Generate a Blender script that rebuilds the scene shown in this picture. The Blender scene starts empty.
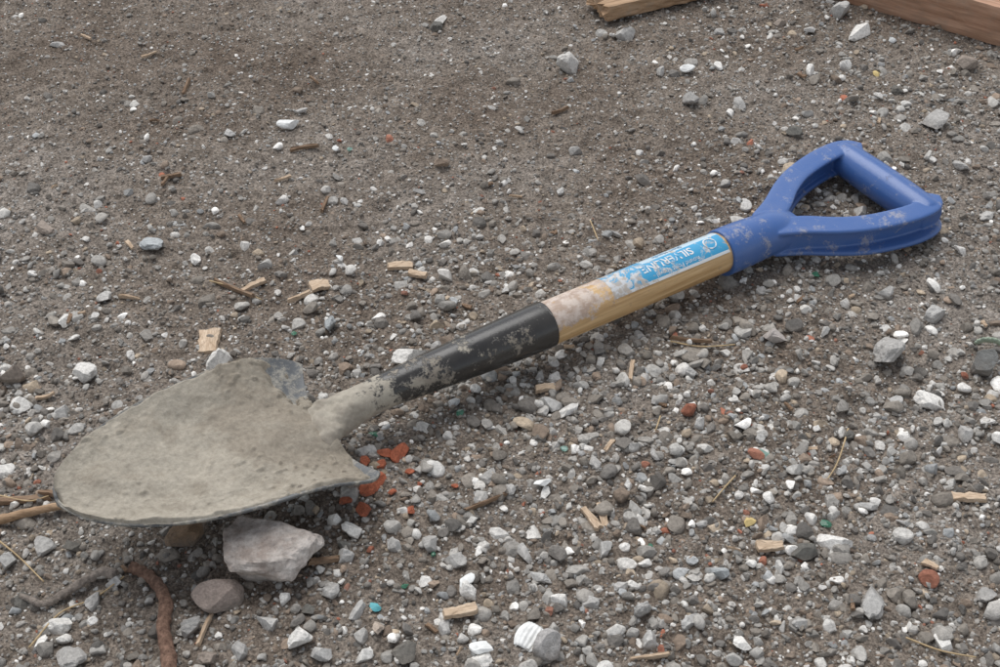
import bpy, bmesh, math, numpy as np
from mathutils import Vector, Matrix, noise as mn
rng=np.random.default_rng(11)
scene=bpy.context.scene
# ---------------------------------------------------------------- camera
CH=0.78; PITCH=42.0
cam=bpy.data.cameras.new("camera"); camo=bpy.data.objects.new("camera",cam)
scene.collection.objects.link(camo); scene.camera=camo
cam.sensor_width=36; cam.lens=18/math.tan(math.radians(20)); cam.clip_start=.02; cam.clip_end=500
camo.location=(0,0,CH); camo.rotation_euler=(math.radians(90-PITCH),0,0)
scene.view_settings.view_transform='Standard'; scene.view_settings.look='None'; scene.view_settings.exposure=0
# survey of the photograph: picture point -> the place on the ground (metres) where that thing lies
def P(px,py,z=0.0):
    F=500/math.tan(math.radians(20)); s,c=math.sin(math.radians(PITCH)),math.cos(math.radians(PITCH))
    x=(px-500)/F; y=(333.5-py)/F; t=(CH-z)/(s-c*y)
    return (round(x*t,4), round(t*(c+s*y),4))
# ---------------------------------------------------------------- noise
TAB=np.random.default_rng(3).random((8,256,256))
def vn(x,y,s=0):
    x=np.asarray(x,float)+s*17.31; y=np.asarray(y,float)+s*9.77
    xi=np.floor(x).astype(int); yi=np.floor(y).astype(int); fx=x-xi; fy=y-yi
    fx=fx*fx*(3-2*fx); fy=fy*fy*(3-2*fy); T=TAB[s%8]
    a=T[xi&255,yi&255]; b=T[(xi+1)&255,yi&255]; c=T[xi&255,(yi+1)&255]; d=T[(xi+1)&255,(yi+1)&255]
    return (a*(1-fx)+b*fx)*(1-fy)+(c*(1-fx)+d*fx)*fy
def fbm(x,y,o=3,s=0):
    r=0;a=1;t=0
    for i in range(o):
        r=r+a*vn(x*2**i,y*2**i,s+i); t+=a; a*=.5
    return r/t
def sst(a,b,x):
    t=np.clip((x-a)/(b-a),0,1); return t*t*(3-2*t)
def H(x,y):
    x=np.asarray(x,float); y=np.asarray(y,float)
    h=.012*(fbm(x*2.7+5,y*2.7,3,0)-.5)+.010*(fbm(x*13,y*13,3,2)-.5)
    c=fbm(x*55,y*55,3,4); h=h+.012*np.clip(c-.5,0,1)**1.2
    h=h+.0034*(vn(x*170,y*170,5)-.5)+.0018*(vn(x*330,y*330,6)-.5)
    return h
# ---------------------------------------------------------------- materials
def newmat(name):
    m=bpy.data.materials.new(name); m.use_nodes=True; nt=m.node_tree
    b=nt.nodes['Principled BSDF']; b.inputs['Specular IOR Level'].default_value=.3
    return m,nt,b
def N(nt,t,**k):
    n=nt.nodes.new(t)
    for a,v in k.items():
        if a in n.inputs.keys(): n.inputs[a].default_value=v
        else: setattr(n,a,v)
    return n
def noise(nt,co,scale,detail=4,rough=.55,dist=0):
    n=N(nt,'ShaderNodeTexNoise'); n.inputs['Scale'].default_value=scale; n.inputs['Detail'].default_value=detail
    n.inputs['Roughness'].default_value=rough; n.inputs['Distortion'].default_value=dist
    nt.links.new(co,n.inputs['Vector']); return n.outputs['Fac']
def ramp(nt,fac,stops):
    r=N(nt,'ShaderNodeValToRGB'); e=r.color_ramp.elements
    while len(e)<len(stops): e.new(.5)
    for i,(p,c) in enumerate(stops):
        e[i].position=p; e[i].color=(*c,1) if len(c)==3 else c
    nt.links.new(fac,r.inputs['Fac']); return r.outputs['Color']
def mix(nt,f,a,b,mode='MIX'):
    m=N(nt,'ShaderNodeMix',data_type='RGBA',blend_type=mode)
    for s,i in ((f,0),(a,6),(b,7)):
        if isinstance(s,(int,float)): m.inputs[i].default_value=s
        elif isinstance(s,tuple): m.inputs[i].default_value=(*s,1)
        else: nt.links.new(s,m.inputs[i])
    return m.outputs[2]
def math_(nt,op,a,b=0.,clamp=False):
    m=N(nt,'ShaderNodeMath',operation=op); m.use_clamp=clamp
    for s,i in ((a,0),(b,1)):
        if isinstance(s,(int,float)): m.inputs[i].default_value=s
        else: nt.links.new(s,m.inputs[i])
    return m.outputs[0]
def bump(nt,b,hgt,strength=.5,dist=.001):
    n=N(nt,'ShaderNodeBump'); n.inputs['Strength'].default_value=strength; n.inputs['Distance'].default_value=dist
    nt.links.new(hgt,n.inputs['Height']); nt.links.new(n.outputs[0],b.inputs['Normal'])
def mrange(nt,src,a,b_,c,d):
    f=N(nt,'ShaderNodeMapRange')
    for i,v in zip((1,2,3,4),(a,b_,c,d)): f.inputs[i].default_value=v
    nt.links.new(src,f.inputs[0]); return f.outputs[0]
def objco(nt): return N(nt,'ShaderNodeTexCoord').outputs['Object']
SOIL=np.array([.222,.190,.160])
def mat_soil():
    m,nt,b=newmat('soil'); co=objco(nt)
    n1=noise(nt,co,3.5,4); n2=noise(nt,co,60,4,.7); n3=noise(nt,co,420,4,.75)
    c=ramp(nt,n1,[(.35,(.170,.136,.109)),(.5,(.225,.190,.158)),(.65,(.285,.252,.220))])
    c2=ramp(nt,n3,[(.36,(.46,.44,.43)),(.5,(1,1,1)),(.63,(1.75,1.74,1.72))])
    c3=ramp(nt,n2,[(.35,(.70,.68,.66)),(.65,(1.22,1.22,1.22))])
    c=mix(nt,1.,mix(nt,1.,c,c2,'MULTIPLY'),c3,'MULTIPLY')
    nt.links.new(c,b.inputs['Base Color']); b.inputs['Roughness'].default_value=.95; b.inputs['Specular IOR Level'].default_value=.15
    bump(nt,b,n3,.95,.0026); return m
def mat_gravel():
    m,nt,b=newmat('gravel_stone'); co=objco(nt)
    a=N(nt,'ShaderNodeAttribute'); a.attribute_name='col'
    n=noise(nt,co,350,5,.75)
    c=mix(nt,1.,a.outputs['Color'],ramp(nt,n,[(.3,(.62,.61,.60)),(.7,(1.3,1.29,1.27))]),'MULTIPLY')
    nt.links.new(c,b.inputs['Base Color']); b.inputs['Roughness'].default_value=.88
    bump(nt,b,n,.8,.0012); return m
def mat_rock(name,col,sc=90,contrast=.35,dirt=.012,col2=None):
    m,nt,b=newmat(name); co=objco(nt)
    n=noise(nt,co,sc,6,.7); n2=noise(nt,co,sc*7,4,.7)
    lo=tuple(x*(1-contrast) for x in (col2 or col)); hi=tuple(min(1,x*(1+contrast)) for x in col)
    c=ramp(nt,n,[(.32,lo),(.68,hi)])
    c=mix(nt,1.,c,ramp(nt,n2,[(.3,(.7,.7,.7)),(.7,(1.22,1.22,1.22))]),'MULTIPLY')
    g=N(nt,'ShaderNodeNewGeometry'); sp=N(nt,'ShaderNodeSeparateXYZ'); nt.links.new(g.outputs['Position'],sp.inputs[0])
    z=math_(nt,'ADD',sp.outputs['Z'],math_(nt,'MULTIPLY',math_(nt,'SUBTRACT',n,.5),.02))
    c=mix(nt,mrange(nt,z,0,dirt,.8,0),c,tuple(SOIL))
    nt.links.new(c,b.inputs['Base Color']); b.inputs['Roughness'].default_value=.9
    bump(nt,b,math_(nt,'ADD',n,math_(nt,'MULTIPLY',n2,.6)),.8,.002); return m
def mat_wood(name,c1,c2,stretch=(6,70,70),dirt=.3):
    m,nt,b=newmat(name); co=objco(nt)
    mp=N(nt,'ShaderNodeMapping'); mp.inputs['Scale'].default_value=stretch; nt.links.new(co,mp.inputs[0])
    n=noise(nt,mp.outputs[0],1,6,.65,.6); n3=noise(nt,mp.outputs[0],4,4,.6); n2=noise(nt,co,60,5,.7)
    c=ramp(nt,n,[(.3,c1),(.7,c2)])
    c=mix(nt,1.,c,ramp(nt,n3,[(.35,(.75,.73,.7)),(.6,(1.1,1.1,1.1))]),'MULTIPLY')
    c=mix(nt,math_(nt,'MULTIPLY',ramp(nt,n2,[(.5,(0,0,0)),(.72,(1,1,1))]),dirt),c,(.30,.26,.21))
    nt.links.new(c,b.inputs['Base Color']); b.inputs['Roughness'].default_value=.75
    bump(nt,b,n3,.4,.0008); return m
def mat_plain(name,col,rough=.6,trans=0):
    m,nt,b=newmat(name); co=objco(nt); n=noise(nt,co,200,4)
    c=ramp(nt,n,[(.3,tuple(x*.75 for x in col)),(.7,tuple(min(1,x*1.15) for x in col))])
    nt.links.new(c,b.inputs['Base Color']); b.inputs['Roughness'].default_value=rough
    b.inputs['Transmission Weight'].default_value=trans; bump(nt,b,n,.3,.0005); return m
# ---------------------------------------------------------------- mesh helpers
def build(name,V,F,mat=None,cols=None,smooth=False,parent=None):
    V=np.asarray(V,np.float32); F=np.asarray(F,np.int32); k=F.shape[1]
    me=bpy.data.meshes.new(name); me.vertices.add(len(V)); me.vertices.foreach_set('co',V.ravel())
    me.loops.add(F.size); me.loops.foreach_set('vertex_index',F.ravel())
    me.polygons.add(len(F)); me.polygons.foreach_set('loop_start',np.arange(0,F.size,k,dtype=np.int32))
    me.update(calc_edges=True)
    me.polygons.foreach_set('use_smooth',np.full(len(F),smooth,bool))
    if cols is not None:
        a=me.attributes.new('col','FLOAT_COLOR','POINT'); a.data.foreach_set('color',np.asarray(cols,np.float32).ravel())
    me.validate(); me.update()
    o=bpy.data.objects.new(name,me); scene.collection.objects.link(o)
    if mat: me.materials.append(mat)
    if parent: o.parent=parent
    return o
def grid_faces(nu,nv,closed=False):
    i=np.arange(nu-1)[:,None]; j=np.arange(nv if closed else nv-1)[None,:]; j2=(j+1)%nv
    return np.stack([(i*nv+j),(i*nv+j2),((i+1)*nv+j2),((i+1)*nv+j)],-1).reshape(-1,4)
def catmull(pts,n):
    p=np.asarray(pts,float); p=np.vstack([2*p[0]-p[1],p,2*p[-1]-p[-2]]); out=[]
    for i in range(1,len(p)-2):
        for t in np.linspace(0,1,n,endpoint=False):
            a,b,c,d=p[i-1],p[i],p[i+1],p[i+2]
            out.append(.5*((2*b)+(-a+c)*t+(2*a-5*b+4*c-d)*t*t+(-a+3*b-3*c+d)*t**3))
    out.append(p[-2]); return np.array(out)
def sweep(pts,wid,hei,n=8,seg=20,ex=2.0,up=(0,0,1),wob=0,caps=True,seed=0):
    k=len(pts); wid=np.broadcast_to(wid,(k,)); hei=np.broadcast_to(hei,(k,))
    A=catmull(np.column_stack([np.asarray(pts,float),wid,hei]),n); C=A[:,:3]; w=A[:,3]; h=A[:,4]
    T=np.gradient(C,axis=0); T/=np.linalg.norm(T,axis=1)[:,None]+1e-12
    S=np.cross(np.array(up,float)[None],T); S/=np.linalg.norm(S,axis=1)[:,None]+1e-12; U=np.cross(T,S)
    th=np.linspace(0,2*np.pi,seg,endpoint=False); ct,st=np.cos(th),np.sin(th)
    cx=np.sign(ct)*abs(ct)**(2/ex); cy=np.sign(st)*abs(st)**(2/ex)
    R=np.ones((len(C),seg))
    if wob: R+=wob*(fbm(np.arange(len(C))[:,None]*.35+seed,(np.cos(th)*1.3+3)[None]+0*R,3,seed%5)*2-1)
    V=C[:,None]+S[:,None]*(cx[None]*w[:,None]*R)[...,None]+U[:,None]*(cy[None]*h[:,None]*R)[...,None]
    V=V.reshape(-1,3); F=grid_faces(len(C),seg,True)
    T3=np.concatenate([F[:,[0,1,2]],F[:,[0,2,3]]])
    if caps:
        n0=len(V); V=np.vstack([V,C[:1],C[-1:]]); j=np.arange(seg); j2=(j+1)%seg; L=(len(C)-1)*seg
        T3=np.vstack([T3,np.column_stack([j2,j,np.full(seg,n0)]),np.column_stack([L+j,L+j2,np.full(seg,n0+1)])])
    return V,T3
def cat(parts):
    Vs=[];Fs=[];o=0
    for V,F in parts: Vs.append(V);Fs.append(F+o);o+=len(V)
    return np.vstack(Vs),np.vstack(Fs)
# ---------------------------------------------------------------- ground sheet
def axis(lo,hi,step,far):
    a=np.arange(lo,hi,step); g=[];d=step
    p=a[-1]
    while p<far: d*=1.35; p+=d; g.append(p)
    q=a[0]; d=step; l=[]
    while q>-far: d*=1.35; q-=d; l.append(q)
    return np.concatenate([l[::-1],a,g])
xs=axis(-.75,.75,.0026,80); ys=axis(.42,1.62,.0026,80)
X,Y=np.meshgrid(xs,ys,indexing='ij'); Z=H(X,Y)
soil=mat_soil()
build('ground',np.column_stack([X.ravel(),Y.ravel(),Z.ravel()]),grid_faces(len(xs),len(ys)),soil,smooth=True)
# ---------------------------------------------------------------- gravel
def variant(sub,cuts,r,lump=.0):
    bm=bmesh.new(); bmesh.ops.create_icosphere(bm,subdivisions=sub,radius=1)
    V=np.array([v.co[:] for v in bm.verts]); F=np.array([[v.index for v in f.verts] for f in bm.faces]); bm.free()
    V=V*(1+lump*np.array([mn.fractal(Vector(v)*1.4+Vector(r.random(3)*0+5),1.,2.,3) for v in V])[:,None]) if lump else V
    for i in range(cuts):
        d=r.normal(size=3); d/=np.linalg.norm(d); c=r.uniform(.45,.85); q=V@d; V=V-np.clip(q-c,0,None)[:,None]*d
    V=V*r.uniform([.85,.65,.5],[1.2,1.0,.85]); return V,F
def rotmats(n,r):
    q=r.normal(size=(n,4)); q/=np.linalg.norm(q,axis=1)[:,None]; w,x,y,z=q.T
    return np.stack([1-2*(y*y+z*z),2*(x*y-w*z),2*(x*z+w*y),2*(x*y+w*z),1-2*(x*x+z*z),2*(y*z-w*x),2*(x*z-w*y),2*(y*z+w*x),1-2*(x*x+y*y)],-1).reshape(n,3,3)
PAL=np.array([[.34,.325,.30],[.16,.15,.138],[.51,.495,.465],[.37,.38,.38],[.80,.78,.74],[.28,.215,.165],[.44,.36,.27],[.38,.15,.095],[.25,.225,.195]])
PW=np.array([.24,.13,.175,.045,.095,.08,.035,.010,.19]); PW/=PW.sum()
GV=[];GF=[];GC=[];off=0
def scatter(n,box,rmin,rmax,power,sub,cuts,nvar,dens,light=1.,pos=None,rad=None,colr=None,lump=0,dust=.55,sink=(-.25,.35)):
    global off
    if pos is None:
        x=rng.uniform(box[0],box[1],n); y=rng.uniform(box[2],box[3],n)
        k=rng.random(n)<dens(x,y); x=x[k];y=y[k]; n=len(x)
        r=rmin*(1-rng.random(n)*(1-(rmax/rmin)**(-power)))**(-1/power)
    else: x,y=pos[:,0],pos[:,1]; n=len(x); r=rad
    if colr is None:
        c=PAL[rng.choice(len(PAL),n,p=PW)]*rng.uniform(.70,1.3,n)[:,None]*light
    else: c=colr
    z=H(x,y)+r*rng.uniform(sink[0],sink[1],n)
    dd=rng.random(n)**1.5*dust
    M=rotmats(n,rng); vid=rng.integers(0,nvar,n)
    for v in range(nvar):
        k=np.where(vid==v)[0]
        if not len(k): continue
        V,F=variant(sub,cuts,rng,lump)
        W=np.einsum('nij,vj->nvi',M[k],V); W[...,2]*=.75
        t=sst(-.45,.25,W[...,2])
        co=c[k][:,None,:]*np.ones((1,len(V),1)); sm=(1-(1-dd[k])[:,None]*(.3+.7*t))[...,None]
        co=co*(1-sm)+SOIL*sm
        W=W*r[k][:,None,None]; W[...,0]+=x[k][:,None]; W[...,1]+=y[k][:,None]; W[...,2]+=z[k][:,None]
        m=len(V); FF=(F[None]+(np.arange(len(k))*m)[:,None,None]).reshape(-1,3)+off
        GV.append(W.reshape(-1,3)); GF.append(FF); GC.append(np.concatenate([co,np.ones((*co.shape[:2],1))],-1).reshape(-1,4)); off+=m*len(k)
BOX=(-.75,.75,.42,1.62)
def coarse(x,y):
    d=.20+.80*sst(1.22,.66,y)*(.6+.4*sst(-.5,.1,x))+.34*sst(.05,.42,x)
    return np.clip(d*(.30+1.4*fbm(x*6,y*6,3,1)**1.0),0,1)
scatter(105000,BOX,.0010,.0023,2.0,1,0,10,lambda x,y:.5+.5*coarse(x,y),light=1.0)
scatter(43000,BOX,.0021,.0046,2.2,2,7,24,coarse,light=1.0,dust=.45)
scatter(12500,BOX,.0041,.0105,2.3,3,9,28,lambda x,y:coarse(x,y)**1.7,light=1.12,dust=.28)
OUT=(-2,2,.0,3.2)
scatter(30000,OUT,.003,.008,2.4,1,0,8,lambda x,y:np.where((abs(x)<.75)&(y>.42)&(y<1.62),0,.6))
W_=(.80,.78,.74);G_=(.50,.49,.47);B_=(.46,.49,.50);D_=(.16,.155,.14);R_=(.32,.27,.23);T_=(.5,.42,.3)
ST=[(569,59,32,W_),(625,33,22,G_),(330,320,24,B_),(888,347,36,G_),(772,335,28,(.58,.53,.50)),(222,365,38,W_),(805,545,30,D_),(935,310,28,G_),
(153,243,24,B_),(575,146,20,G_),(740,100,16,G_),(796,132,18,D_),(690,98,22,G_),(820,160,22,G_),(965,65,26,R_),(935,120,26,G_),(960,165,20,G_),(85,368,28,W_),(62,408,20,G_),
(15,372,28,R_),(20,400,24,W_),(67,319,18,W_),(197,259,14,W_),(130,352,12,W_),(95,320,12,G_),(45,230,18,R_),(245,246,12,W_),(148,160,14,G_),(60,45,14,G_),
(436,25,18,D_),(440,20,14,W_),(410,355,32,W_),(437,344,16,G_),(478,500,14,G_),(545,490,14,W_),(570,408,24,W_),(552,405,22,G_),(510,490,16,G_),(488,475,20,G_),
(467,590,22,W_),(482,655,24,W_),(445,622,22,G_),(378,625,20,(.5,.42,.35)),(395,545,24,G_),(430,545,22,G_),(455,560,20,G_),(540,575,20,G_),(560,600,20,W_),(500,530,18,W_),(525,550,20,G_),
(590,600,20,G_),(620,585,18,G_),(640,610,22,G_),(650,640,20,G_),(835,538,34,W_),(870,600,28,G_),(800,620,18,G_),(720,570,26,B_),(690,620,22,G_),(740,640,20,W_),
(645,560,14,W_),(605,548,18,G_),(700,520,14,G_),(780,565,16,W_),(906,430,14,W_),(897,395,18,G_),(932,393,24,W_),(965,430,18,G_),(985,420,14,W_),(985,590,22,G_),(945,640,24,W_),
(60,620,26,W_),(68,655,30,G_),(40,640,20,W_),(25,600,20,D_),(45,545,22,G_),(75,545,20,D_),(10,560,22,G_),(115,580,22,G_),(95,600,22,G_),(190,625,24,G_),(240,650,26,G_),(210,655,22,R_),
(270,620,26,G_),(300,640,28,W_),(330,590,24,G_),(320,655,24,G_),(345,555,22,G_),(285,600,16,W_),(355,530,20,W_),(335,520,20,W_),(355,610,22,G_),(310,610,16,D_),(405,650,24,D_),(365,655,18,W_),
(345,545,16,D_),(425,580,16,W_),(470,520,16,W_),(595,460,16,G_),(678,448,16,W_),(655,455,14,G_),(700,425,14,G_),(870,500,18,G_),(905,520,14,G_),(760,440,12,G_),(850,430,16,D_),
(615,230,14,G_),(640,150,10,W_),(560,190,12,G_),(480,235,12,G_),(505,290,14,G_),(475,270,12,W_),(380,240,10,W_),(345,200,10,W_),(300,110,12,G_),(230,135,12,G_),(845,65,14,W_),(860,30,24,W_),(838,12,22,G_),(660,72,14,G_),(780,22,14,R_),(810,30,14,G_),(720,30,12,G_),(520,130,10,W_),(420,190,10,G_),(895,90,16,D_),(985,215,16,G_),(960,250,16,W_),(885,290,16,G_),(845,300,14,W_),(825,330,16,G_),(800,300,14,G_),(760,290,14,G_),(640,335,12,G_),(600,360,12,W_),(690,370,14,G_),(655,400,12,G_),(735,400,12,W_)]
F_=1374.
pos=[];rad=[];cc=[]
for px,py,d,c in ST:
    p=P(px,py+d*.2); dist=math.sqrt(p[0]**2+p[1]**2+CH**2); pos.append(p); rad.append(d/F_*dist*.58); cc.append(np.array(c)*rng.uniform(.85,1.1))
scatter(0,None,0,0,0,4,10,60,None,pos=np.array(pos),rad=np.array(rad),colr=np.array(cc),lump=.3,dust=.2,sink=(.1,.4))
grav=build('gravel',np.vstack(GV),np.vstack(GF),mat_gravel(),np.vstack(GC))
# ---------------------------------------------------------------- rocks
def rock(name,x,y,size,yaw,mat,seed,cuts=9,z=.0,lump=.45,sub=5,tilt=0):
    r=np.random.default_rng(seed); V,F=variant(sub,cuts,r,0)
    V=V/np.abs(V).max(0)
    nz=np.array([mn.fractal(Vector(v)*1.6+Vector((seed,0,0)),1.,2.,6) for v in V]); V=V*(1+.16*lump*nz[:,None])
    V=V*np.array(size)
    o=build(name,V,F,mat,smooth=False); o.location=(x,y,float(H(x,y))+z); o.rotation_euler=(tilt,0,yaw)
    return o
rk=mat_rock('pink_grey_rock',(.48,.445,.41),35,.25,.006,(.33,.255,.21))
rock('rock',-.163,.620,(.038,.029,.024),.25,rk,8,z=.012,cuts=12,lump=.9)
rock('rock',*P(218,600),(.019,.013,.012),.2,mat_rock('brown_rock',(.36,.29,.25),90,.25),9,z=.006)
rock('rock',*P(186,540),(.015,.012,.012),.9,mat_rock('ochre_rock',(.28,.19,.12),90,.25),10,z=.004)
bk=mat_rock('red_brick',(.42,.13,.07),120,.35,.004)
for px,py,s,sd in ((372,489,.013,1),(400,456,.011,2),(363,512,.008,3),(386,458,.007,4),(345,505,.006,5),(380,470,.006,6),(411,515,.004,7),(455,490,.003,9),(410,476,.004,10),(420,487,.003,11),(365,465,.006,12),(250,575,.004,13),(392,497,.004,14)):
    rock('brick_fragment',*P(px,py),(s,s*.7,s*.5),sd*.7,bk,sd+20,z=.002,sub=4,cuts=12)
# ---------------------------------------------------------------- shovel
A=math.radians(33.1)
shovel=bpy.data.objects.new('shovel',None); scene.collection.objects.link(shovel)
shovel.location=(.1925,.939,0); shovel.rotation_euler=(0,0,A)
def zc(s): return .030-.03*np.asarray(s)
def lathe(prof,n=8,seg=48,name=None):
    p=[(s,0,float(zc(s)) if len(q)==0 else q[0]) for s,r,*q in prof]; r=[q[1] for q in prof]
    return sweep(p,r,r,n,seg)
m,nt,b=newmat('shaft_wood'); co=objco(nt)
mp=N(nt,'ShaderNodeMapping'); mp.inputs['Scale'].default_value=(5,110,110); nt.links.new(co,mp.inputs[0])
n=noise(nt,mp.outputs[0],1,6,.6,.5); n3=noise(nt,mp.outputs[0],3.5,4,.6)
c=ramp(nt,n,[(.3,(.46,.28,.12)),(.48,(.61,.41,.205)),(.7,(.72,.52,.29))])
c=mix(nt,1.,c,ramp(nt,n3,[(.35,(.82,.77,.72)),(.6,(1.05,1.05,1.05))]),'MULTIPLY')
sp=N(nt,'ShaderNodeSeparateXYZ'); nt.links.new(co,sp.inputs[0])
f=mrange(nt,sp.outputs[0],-.10,-.16,-.02,.20); zf=mrange(nt,sp.outputs[2],.034,.048,-.22,.06)
d=math_(nt,'ADD',math_(nt,'ADD',noise(nt,co,75,7,.75),f),zf)
c=mix(nt,math_(nt,'MULTIPLY',ramp(nt,d,[(.60,(0,0,0)),(.66,(1,1,1))]),.8),c,mix(nt,ramp(nt,noise(nt,co,120,5,.7),[(.42,(0,0,0)),(.58,(1,1,1))]),(.62,.55,.51),(.40,.31,.27)))
c=mix(nt,math_(nt,'MULTIPLY',ramp(nt,noise(nt,co,110,6,.8),[(.60,(0,0,0)),(.65,(1,1,1))]),.6),c,(.26,.19,.14))
nt.links.new(c,b.inputs['Base Color']); b.inputs['Roughness'].default_value=.5; bump(nt,b,n3,.2,.0006)
V,F=lathe([(-.19,.0185),(-.12,.0186),(-.06,.0182),(.004,.0180)]); build('wooden_shaft',V,F,m,smooth=True,parent=shovel)
def dusty(name,base,dust,rough,lo,hi,gx=None,dr=.9,scale=55,amt=1.,haze=.10,dark=None):
    m,nt,b=newmat(name); co=objco(nt); n=noise(nt,co,scale,7,.7); n2=noise(nt,co,450,4,.7)
    d=math_(nt,'ADD',math_(nt,'MULTIPLY',n,.75),math_(nt,'MULTIPLY',n2,.25))
    if gx:
        sp=N(nt,'ShaderNodeSeparateXYZ'); nt.links.new(co,sp.inputs[0])
        for a_,b_,c_,d_ in gx: d=math_(nt,'ADD',d,mrange(nt,sp.outputs[0],a_,b_,c_,d_))
    k=math_(nt,'MULTIPLY',ramp(nt,d,[(lo,(0,0,0)),(hi,(1,1,1))]),amt)
    c0=mix(nt,math_(nt,'MULTIPLY',noise(nt,co,30,5,.7),haze),base,dust)
    dcol=mix(nt,n2,tuple(x*.75 for x in dust),tuple(min(1,x*1.2) for x in dust))
    if dark: dcol=mix(nt,ramp(nt,noise(nt,co,25,6,.7),[(.42,(0,0,0)),(.58,(1,1,1))]),dcol,dark)
    nt.links.new(mix(nt,k,c0,dcol),b.inputs['Base Color'])
    nt.links.new(mrange(nt,k,0,1,rough,dr),b.inputs['Roughness'])
    b.inputs['Specular IOR Level'].default_value=.55
    bump(nt,b,math_(nt,'ADD',math_(nt,'MULTIPLY',k,1.2),math_(nt,'MULTIPLY',n2,.4)),.5,.0006); return m
MUD=(.42,.38,.31)
sock=dusty('black_socket_paint',(.010,.010,.012),MUD,.22,.565,.62,[(-.333,-.378,0,.34),(-.22,-.33,0,.045)],haze=.13,dark=(.27,.235,.19),scale=48)
def crown(v): return -.390+.015*np.abs(v)**2.0
W0=.0705; STIP=-.589
def blade(u,v):
    sc=crown(v); s=STIP+(1-u)*(sc-STIP)
    w=W0*(1-u**3.0)**.57*(1-.13*np.exp(-u/.03))
    n=w*v
    z=.025+.034*u**1.25+.0115*sst(0,.32,u)*(1-.25*u)+.019*np.abs(v)**2.2*(1-.70*u)*sst(-.15,.2,u)+.095*n-.0060*np.exp(-u/.5)*(1-np.abs(v)**2)*sst(.1,.5,u)
    z=z+.011*np.exp(-(n/.020)**2)*np.exp(-((u)/.30)**2)
    z=z+.001*np.exp(-u/.03)*np.abs(v)
    return s,n,z
pr=[(-.1855,.0197,.0197,None),(-.20,.0196,.0196,None),(-.25,.0178,.0178,None),(-.30,.0155,.0155,None),(-.335,.0139,.0139,None),(-.355,.0140,.0132,.0385),(-.372,.0160,.0125,.0362),(-.388,.0215,.0112,.0335),(-.402,.0285,.0085,.0315),(-.418,.0330,.0050,.0325),(-.435,.030,.0015,.0345)]
V,F=sweep([(a,0,float(zc(a)) if z is None else z) for a,w,h,z in pr],[p[1] for p in pr],[p[2] for p in pr],16,72)
fz=sst(-.345,-.385,V[:,0])
V[:,2]+=fz*(.0045*(fbm(V[:,0]*90,V[:,1]*90+7,4,2)-.5)*2)+.085*V[:,1]*fz
V[:,1]+=fz*(.003*(fbm(V[:,0]*110+4,V[:,2]*90+7,4,3)-.5)*2)
build('steel_socket',V,F,sock,smooth=True,parent=shovel)
nu,nv=210,180
u=(1-np.cos(np.linspace(0,np.pi,nu)))/2; u=.5*u+.5*np.linspace(0,1,nu)
v=np.sin(np.linspace(-1,1,nv)*np.pi/2)*.5+.5*np.linspace(-1,1,nv)
U,Vv=np.meshgrid(u,v,indexing='ij'); s,nn,z=blade(U,Vv)
blm=dusty('blade_steel',(.10,.108,.115),(.42,.39,.33),.42,.47,.60,None,scale=80)
bo=build('blade',np.column_stack([s.ravel(),nn.ravel(),z.ravel()]),grid_faces(nu,nv)[:,::-1],blm,smooth=True,parent=shovel)
so=bo.modifiers.new('thick','SOLIDIFY'); so.thickness=.0022; so.offset=0
base=np.column_stack([s.ravel(),nn.ravel(),z.ravel()])
q=fbm(s*34+9,nn*34,3,1); q2=fbm(s*150,nn*150,3,3); q3=fbm(s*420,nn*420,2,5)
th=.0030+.009*(q-.42)+.0014*(q2-.5)+.0008*(q3-.5)+.0016*sst(.72,.86,vn(s*260,nn*260,6))*sst(.45,.65,vn(s*30,nn*30,7))
th=th+.004*np.exp(-((np.abs(nn)-.02)/.012)**2)*np.exp(-(U/.12)**2)*(.3+1.4*q)
rim=sst(.93,1.0,np.abs(Vv)+.04*(q2-.5))+sst(.975,1.0,U)
th=th-.005*rim*(.6+.8*q)
bare=1.3*sst(.20,.04,U+.2*(q-.5)+.10*(q2-.5))*sst(.34,.58,Vv+.5*(q2-.5))+sst(.06,.0,U)*sst(-.3,-.7,Vv)*.6
th=np.clip(th-.010*bare,-.0006,.008)
def mud_mat():
    m,nt,b=newmat('dried_mud'); co=objco(nt)
    n1=noise(nt,co,17,6,.6,.3); n2=noise(nt,co,300,6,.75); n4=noise(nt,co,1500,3,.6)
    c=ramp(nt,n1,[(.36,(.27,.235,.185)),(.46,(.40,.36,.295)),(.62,(.51,.465,.385))])
    sp=N(nt,'ShaderNodeSeparateXYZ'); nt.links.new(co,sp.inputs[0])
    g=math_(nt,'ADD',mrange(nt,sp.outputs[0],-.49,-.40,0,.15),n1)
    c=mix(nt,math_(nt,'MULTIPLY',ramp(nt,g,[(.55,(0,0,0)),(.65,(1,1,1))]),.7),c,(.27,.23,.18))
    c=mix(nt,1.,c,ramp(nt,n2,[(.3,(.76,.75,.74)),(.7,(1.16,1.16,1.16))]),'MULTIPLY')
    nt.links.new(c,b.inputs['Base Color']); b.inputs['Roughness'].default_value=.93; b.inputs['Specular IOR Level'].default_value=.15
    bump(nt,b,math_(nt,'ADD',n2,math_(nt,'MULTIPLY',n4,.4)),.75,.0015); return m
mudv=base.copy(); mudv[:,2]+=.0011+th.ravel()
build('dried_mud',mudv,grid_faces(nu,nv)[:,::-1],mud_mat(),smooth=True,parent=shovel)
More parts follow.
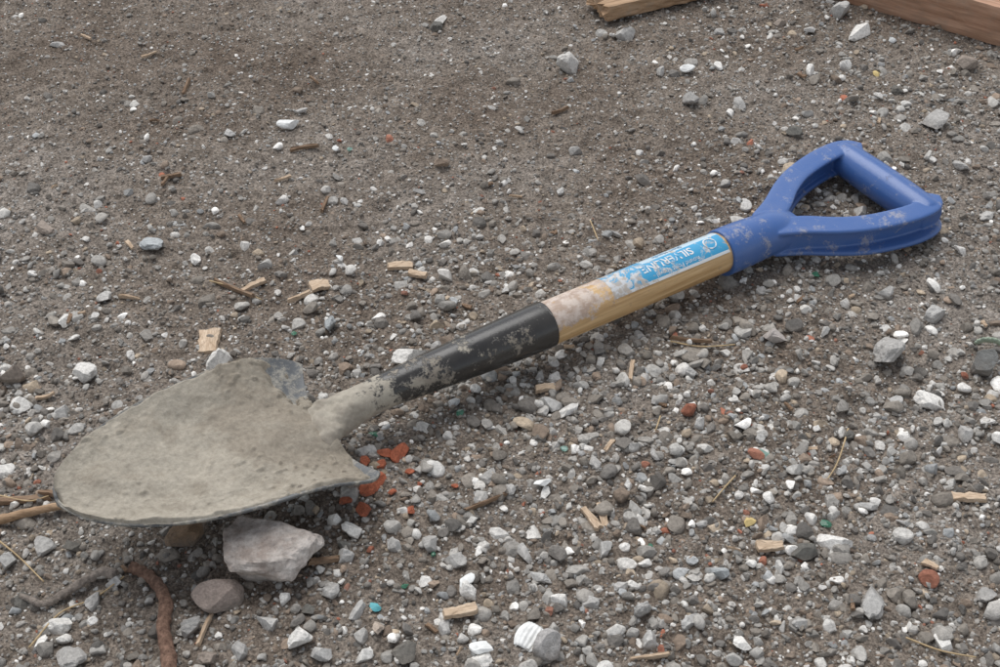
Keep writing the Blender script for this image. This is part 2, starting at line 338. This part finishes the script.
# D grip
g=[]
Zg=lambda s:float(zc(s))-.001
g.append(sweep([(-.001,0,Zg(0)),(.02,0,Zg(.02)),(.045,0,Zg(.045)),(.065,0,Zg(.065)),(.085,0,Zg(.085))],[.0212,.0212,.0205,.021,.017],[.0212,.0210,.0195,.017,.010],8,40))
pa=[(.055,.007),(.08,.018),(.105,.034),(.13,.0455),(.16,.053),(.185,.0560),(.202,.054),(.213,.046)]
pb=[(.055,.007),(.08,.019),(.105,.036),(.13,.0485),(.16,.0565),(.185,.0595),(.203,.057),(.214,.048)]
for sg in (1,-1):
    for pp,dz,hw,hh in ((pa,.0112,[.012,.0125,.0115,.011,.011,.011,.010,.006],.0026),(pb,-.0112,[.012,.0125,.012,.0125,.0125,.0125,.011,.006],.0028),(pa,0,[.010,.009,.0060,.0040,.0035,.0035,.0035,.0035],.0115)):
        g.append(sweep([(a,sg*c_,Zg(a)+dz) for a,c_ in pp],hw,hh,8,24,4))
g.append(sweep([(.199,t,Zg(.2)) for t in (-.061,-.055,-.03,0,.03,.055,.061)],[.012,.0155,.0168,.0172,.0168,.0155,.012],[.012,.0155,.0168,.0172,.0168,.0155,.012],8,36))
V,F=cat(g)
blue=dusty('blue_plastic',(.024,.105,.34),(.44,.41,.40),.30,.555,.62,[(.03,.10,.03,0)],.8,48,.55,haze=.18)
go=build('d_grip',V,F,blue,smooth=True)
rm=go.modifiers.new('r','REMESH'); rm.mode='VOXEL'; rm.voxel_size=.0010; rm.use_smooth_shade=True
sm=go.modifiers.new('s','SMOOTH'); sm.iterations=4; sm.factor=.5
dg=bpy.context.evaluated_depsgraph_get(); me=bpy.data.meshes.new_from_object(go.evaluated_get(dg)); go.modifiers.clear(); go.data=me
for p_ in me.polygons: p_.use_smooth=True
if not me.materials: me.materials.append(blue)
go.parent=shovel
# label
def wrap(s,th,r): return np.column_stack([s,r*np.cos(th),zc(s)+r*np.sin(th)])
S0,S1,T0,T1=-.126,-.003,math.radians(28),math.radians(142)
a=np.linspace(S0,S1,60); t=np.linspace(T0,T1,40); AA,TT=np.meshgrid(a,t,indexing='ij')
def wear(nt,oc,c,lo=.555,hi=.595):
    sp=N(nt,'ShaderNodeSeparateXYZ'); nt.links.new(oc,sp.inputs[0])
    d=math_(nt,'ADD',noise(nt,oc,70,9,.8,.4),mrange(nt,sp.outputs[0],-.126,-.065,.13,0))
    c=mix(nt,math_(nt,'MULTIPLY',ramp(nt,d,[(lo,(0,0,0)),(hi,(1,1,1))]),.9),c,mix(nt,ramp(nt,noise(nt,oc,200,4),[(.45,(0,0,0)),(.55,(1,1,1))]),(.64,.62,.60),(.50,.42,.34)))
    return c
m,nt,b=newmat('label_print'); co=N(nt,'ShaderNodeTexCoord').outputs['UV']
sp=N(nt,'ShaderNodeSeparateXYZ'); nt.links.new(co,sp.inputs[0]); ux,uy=sp.outputs[0],sp.outputs[1]
cyan=(.06,.34,.58); white=(.72,.74,.74)
band=math_(nt,'MULTIPLY',math_(nt,'LESS_THAN',uy,.42),math_(nt,'GREATER_THAN',ux,.34))
c=mix(nt,band,cyan,(.50,.64,.72))
b2=math_(nt,'MULTIPLY',math_(nt,'GREATER_THAN',uy,.93),math_(nt,'GREATER_THAN',ux,.1)); c=mix(nt,b2,c,white)
c=wear(nt,objco(nt),c)
nt.links.new(c,b.inputs['Base Color']); b.inputs['Roughness'].default_value=.35
lo_=build('paper_label',wrap(AA.ravel(),TT.ravel(),.01875),grid_faces(60,40)[:,::-1],m,smooth=True,parent=shovel)
uvl=lo_.data.uv_layers.new(name='UVMap')
for l in lo_.data.loops:
    i=l.vertex_index; uvl.data[l.index].uv=((i//40)/59,(i%40)/39)
def text(body,size,s_start,th_base,mat,bold=0.0):
    cu=bpy.data.curves.new('t','FONT'); cu.body=body; cu.size=size; cu.offset=bold; cu.resolution_u=3
    o=bpy.data.objects.new('t',cu); scene.collection.objects.link(o); dg=bpy.context.evaluated_depsgraph_get(); dg.update()
    me=bpy.data.meshes.new_from_object(o.evaluated_get(dg)); bpy.data.objects.remove(o)
    bm=bmesh.new(); bm.from_mesh(me); bmesh.ops.triangulate(bm,faces=bm.faces[:])
    bmesh.ops.subdivide_edges(bm,edges=bm.edges[:],cuts=1)
    for v_ in bm.verts:
        s_=s_start-v_.co.x; th_=th_base+v_.co.y/.0187; r=.01905
        v_.co=(s_,r*math.cos(th_),float(zc(s_))+r*math.sin(th_))
    bm.to_mesh(me); bm.free(); me.materials.append(mat)
    o=bpy.data.objects.new('label_lettering',me); scene.collection.objects.link(o); o.parent=shovel
def printmat(name,col):
    m,nt,b=newmat(name); oc=objco(nt)
    c=mix(nt,ramp(nt,noise(nt,oc,110,8,.8),[(.51,(0,0,0)),(.56,(1,1,1))]),col,(.06,.34,.58))
    c=wear(nt,oc,c)
    nt.links.new(c,b.inputs['Base Color']); b.inputs['Roughness'].default_value=.45; return m
wt=printmat('white_print',(.75,.76,.76)); dk=printmat('dark_print',(.04,.12,.25))
text('SILVERLINE',.0110,-.036,math.radians(86),wt,.0002)
text('Round Point Shovel',.0058,-.034,math.radians(120),wt)
text('Short Handle',.0058,-.04,math.radians(60),dk)
th_=np.linspace(0,2*np.pi,40,endpoint=False)
ring=np.concatenate([np.column_stack([-.017+r*np.cos(th_),np.sin(th_)*r]) for r in (.0062,.0050)])
V=wrap(ring[:,0],math.radians(98)+ring[:,1]/.0187,.01915); j=np.arange(40);j2=(j+1)%40
build('label_logo_ring',V,np.column_stack([j,j2,j2+40,j+40]),wt,parent=shovel)
# ---------------------------------------------------------------- planks & wood
def board(name,x,y,ang,L,Wd,T,mat,seed,z=0.0,jag=.006):
    nl,nw=90,14
    r=np.random.default_rng(seed)
    ring=[]
    for i in range(nw): ring.append((i/nw,0))
    for i in range(6): ring.append((1,i/6))
    for i in range(nw): ring.append((1-i/nw,1))
    for i in range(6): ring.append((0,1-i/6))
    ring=np.array(ring); c=ring-.5; ring=.5+c*(1-.02*(np.abs(c[:,:1]*c[:,1:])>.22))
    l=np.linspace(0,1,nl)
    V=np.zeros((nl,len(ring),3)); V[...,0]=l[:,None]*L; V[...,1]=ring[None,:,0]*Wd; V[...,2]=ring[None,:,1]*T
    V[...,1]+=.0016*(fbm(l[:,None]*30,ring[None,:,1]*6+ring[None,:,0]*3,3,seed%4)-.5)*2
    V[...,2]+=.0012*(fbm(l[:,None]*18,ring[None,:,0]*9,3,1+seed%4)-.5)*2
    e=(fbm(ring[:,0]*9+seed,ring[:,1]*7,3,2)-.5)*2*jag; V[0,:,0]+=e; V[-1,:,0]+=e[::-1]
    V=V.reshape(-1,3); F=grid_faces(nl,len(ring),True); T3=np.concatenate([F[:,[0,1,2]],F[:,[0,2,3]]]); k=len(ring)
    V=np.vstack([V,V[:k].mean(0),V[-k:].mean(0)]); n0=len(V)-2; j=np.arange(k); j2=(j+1)%k; L0=(nl-1)*k
    T3=np.vstack([T3,np.column_stack([j2,j,np.full(k,n0)]),np.column_stack([L0+j,L0+j2,np.full(k,n0+1)])])
    o=build(name,V,T3,mat); o.location=(x,y,float(H(x,y))*.5+z); o.rotation_euler=(0,0,ang); return o
pw=mat_wood('weathered_plank_wood',(.34,.18,.11),(.55,.35,.24),(5,60,60),.35)
pw2=mat_wood('splintered_plank_wood',(.30,.18,.10),(.55,.38,.24),(5,60,60),.45)
board('wooden_plank',.31,1.491,math.atan2(-.086,.133),.75,.12,.045,pw,3,z=.002)
board('wooden_plank',.121,1.388,math.radians(25),.34,.05,.018,pw2,4,z=.004,jag=.012)
def chip(name,px,py,Lp,Wp,ang,mat,seed,T=.0035,z=.003):
    p=P(px,py); dist=math.sqrt(p[0]**2+p[1]**2+CH**2); L=Lp/F_*dist; W=Wp/F_*dist*1.15
    r=np.random.default_rng(seed); k=9
    tx=np.linspace(-1,1,k); sk=r.uniform(-.35,.35); tp0,tp1=r.uniform(.45,1,2)
    tap=tp0+(tp1-tp0)*(tx+1)/2
    up=.5*W*tap*(1+.08*r.normal(size=k)); dn=-.5*W*tap*(1+.08*r.normal(size=k))
    xs_=tx*L/2
    o1=np.column_stack([xs_+sk*dn,dn]); o2=np.column_stack([xs_[::-1]+sk*up[::-1],up[::-1]])
    e1=np.array([[L/2+r.uniform(-.1,.12)*L*.4,dn[-1]*.4],[L/2+r.uniform(-.12,.1)*L*.4,up[-1]*.35]]); e2=np.array([[-L/2+r.uniform(-.12,.1)*L*.4,up[0]*.4],[-L/2+r.uniform(-.1,.12)*L*.4,dn[0]*.3]])
    out=np.vstack([o1,e1,o2,e2]); n=len(out)
    cv=r.uniform(-.0015,.0015); zb=cv*(out[:,0]/(L/2))**2
    V=np.vstack([np.column_stack([out,zb-T/2]),np.column_stack([out*.94,zb+T/2+.0003*r.normal(size=n)]),[[0,0,-T/2],[0,0,T/2]]])
    j=np.arange(n); j2=(j+1)%n
    F=np.vstack([np.column_stack([j,j2,j2+n]),np.column_stack([j,j2+n,j+n]),np.column_stack([j2,j,np.full(n,2*n)]),np.column_stack([j+n,j2+n,np.full(n,2*n+1)])])
    o=build(name,V,F,mat); o.location=(*p,float(H(*p))+z); o.rotation_euler=(r.uniform(-.2,.2),r.uniform(-.12,.12),ang); return o
lw=mat_wood('pale_chip_wood',(.46,.33,.22),(.68,.54,.40),(40,350,350),.35)
dw=mat_wood('dark_chip_wood',(.18,.11,.07),(.33,.23,.15),(40,350,350),.4)
CH_=[(209,342,34,20,95,lw),(591,519,30,9,120,lw),(603,514,30,9,95,lw),(631,375,28,8,80,lw),(609,448,18,6,60,lw),(254,287,28,6,40,lw),(300,301,26,5,35,lw),
 (235,292,55,3,-35,dw),(172,181,20,3,10,dw),(166,187,16,3,80,dw),(305,151,28,3,10,dw),(968,498,34,14,-5,lw),(545,392,20,10,10,lw),(485,506,50,3,30,dw),(150,59,16,3,40,lw),
 (187,89,24,3,85,dw),(283,181,18,3,30,lw),(460,615,34,12,15,lw),(770,547,26,12,0,lw),(930,565,16,8,-40,lw),(560,112,20,3,30,dw),(690,345,40,2,-6,dw),(325,207,24,3,80,dw),(45,395,18,4,20,lw),(130,300,22,3,-10,lw),(205,630,40,4,80,lw),(325,565,30,7,10,dw),(650,660,40,4,5,lw),(320,286,20,14,20,lw),(400,265,26,10,10,lw),(418,277,20,8,-20,lw),(25,502,50,8,10,dw),(55,498,30,8,-10,dw)]
r_=np.random.default_rng(77)
for i in range(34): CH_.append((r_.uniform(0,1000),r_.uniform(20,660),r_.uniform(6,15),r_.uniform(1.5,5),r_.uniform(0,180),lw if r_.random()<.5 else dw))
for i,(px,py,L,W,an,mm) in enumerate(CH_): chip('wood_chip',px,py,L,W,math.radians(an),mm,i+40,T=.0035 if L>18 else .002)
def stick(name,pts,r0,r1,mat,z0=.004,wob=.2,seg=12,seed=1):
    C=[(*P(a,b),) for a,b in pts]; k=len(C)
    C=[(x,y,float(H(x,y))+z0) for x,y in C]
    V,F=sweep(C,np.linspace(r0,r1,k),np.linspace(r0,r1,k),8,seg,wob=wob,seed=seed)
    o=np.array(C).mean(0); ob=build(name,V-o,F,mat,smooth=True); ob.location=o; return ob
rust=mat_rock('rusty_steel',(.25,.155,.11),260,.5,.001,(.19,.10,.07))
stick('rusty_rod',[(131,571),(140,573),(150,579),(159,588),(165,600),(167,615),(165,632),(168,650),(172,685)],.0042,.0052,rust,.005,.28,18)
bark=mat_rock('twig_bark',(.32,.27,.23),300,.5,.002)
stick('root',[(22,600),(45,607),(62,598),(80,588),(95,580),(108,577),(118,580)],.0020,.0044,bark,.005,.45)
stw=mat_wood('stick_wood',(.30,.19,.11),(.48,.33,.21),(30,200,200),.3)
stick('twig',[(-15,530),(20,521),(55,513),(84,507)],.0036,.0026,stw,.006,.4)
straw=mat_plain('straw',(.50,.37,.21),.7)
for pts in ([(848,430),(842,450),(836,465),(828,478)],[(735,478),(722,492),(712,505)],[(0,545),(20,560),(45,585)],[(30,650),(60,615),(95,600),(125,580)],[(245,560),(300,565),(345,560)],[(905,640),(940,652),(975,660)],[(210,285),(235,290),(262,303)],[(590,225),(598,245)],[(660,420),(655,437)],[(0,500),(30,505),(50,500)],[(670,345),(700,350),(735,345)]):
    stick('straw_stem',pts,.0007,.0005,straw,.004,.1,8)
gl=mat_plain('green_glass',(.10,.30,.19),.15,.5); gl2=mat_plain('aqua_glass',(.35,.55,.47),.15,.5); bp=mat_plain('turquoise_plastic',(.12,.42,.46),.5); wp=mat_plain('white_ceramic',(.82,.82,.79),.35); ye=mat_plain('yellow_foam',(.65,.50,.22),.7)
for i,(px,py,s,mm) in enumerate([(375,438,.005,gl),(460,418,.004,gl),(765,455,.006,gl2),(825,522,.005,gl),(405,588,.003,gl),(650,545,.003,gl),(565,452,.004,gl2),(350,152,.004,gl2),(433,558,.003,gl),(375,608,.005,bp),(748,522,.006,ye),(877,73,.006,ye),(815,278,.004,gl),(295,335,.003,gl),(815,175,.004,gl2)]):
    rock('glass_shard' if mm in(gl,gl2) else ('plastic_scrap' if mm is bp else 'foam_scrap'),*P(px,py),(s,s*.7,s*.35),i,mm,i+60,z=.002,sub=3)
for i,(px,py,s) in enumerate([(290,127,.013),(687,73,.010),(467,585,.008),(336,153,.006),(340,262,.004),(482,652,.009),(543,488,.007)]):
    rock('ceramic_shard',*P(px,py),(s,s*.6,s*.35),i*.6,wp,i+90,z=.005,sub=4)
p=P(530,640); th=np.linspace(0,np.pi,60); l=np.linspace(-1,1,12); LL,TH=np.meshgrid(l,th,indexing='ij')
R=.010*(1+.05*np.sin(TH*17))*(1-.3*LL**2); V=np.stack([R*np.cos(TH),LL*.010,R*np.sin(TH)*.5],-1).reshape(-1,3)
o=build('ridged_shell',V,grid_faces(12,60)[:,::-1],wp,smooth=True); o.location=(*p,float(H(*p))+.002); o.rotation_euler=(.1,.25,-.5); o.modifiers.new('t','SOLIDIFY').thickness=.0012
rock('rock',*P(548,650),(.011,.011,.011),.2,mat_rock('grey_rock',(.46,.44,.42),120,.2),33,z=.006,cuts=3)
dkr=mat_rock('dark_rock',(.19,.19,.18),120,.3)
rock('rock',*P(984,368),(.014,.011,.012),.4,dkr,41,z=.006)
p=P(990,353); th=np.linspace(.2,2.8,20)
V,F=sweep([(.014*math.cos(t),.013*math.sin(t)*.6,.004+.003*math.sin(t)) for t in th],.0016,.0035,3,12,wob=.3)
o=build('bottle_neck_shard',V,F,mat_plain('pale_green_glass',(.42,.50,.38),.4,.2),smooth=True); o.location=(*p,float(H(*p))+.004); o.rotation_euler=(.3,0,-.3)
# ---------------------------------------------------------------- light
w=bpy.data.worlds.new('World'); scene.world=w; w.use_nodes=True; nt=w.node_tree
sky=N(nt,'ShaderNodeTexSky',sky_type='NISHITA'); sky.sun_disc=False; sky.sun_elevation=math.radians(60); sky.sun_rotation=math.radians(-25)
hs=N(nt,'ShaderNodeHueSaturation'); hs.inputs['Saturation'].default_value=.3
nt.links.new(sky.outputs[0],hs.inputs['Color']); bg=nt.nodes['Background']; nt.links.new(hs.outputs[0],bg.inputs['Color']); bg.inputs['Strength'].default_value=.15
sl=bpy.data.lights.new('sun','SUN'); sl.energy=2.3; sl.angle=math.radians(50); sl.color=(1,.985,.965)
slo=bpy.data.objects.new('sun',sl); scene.collection.objects.link(slo)
az=math.radians(-25); el=math.radians(60)
dv=Vector((math.sin(az)*math.cos(el),math.cos(az)*math.cos(el),math.sin(el)))
slo.rotation_euler=dv.to_track_quat('Z','Y').to_euler()
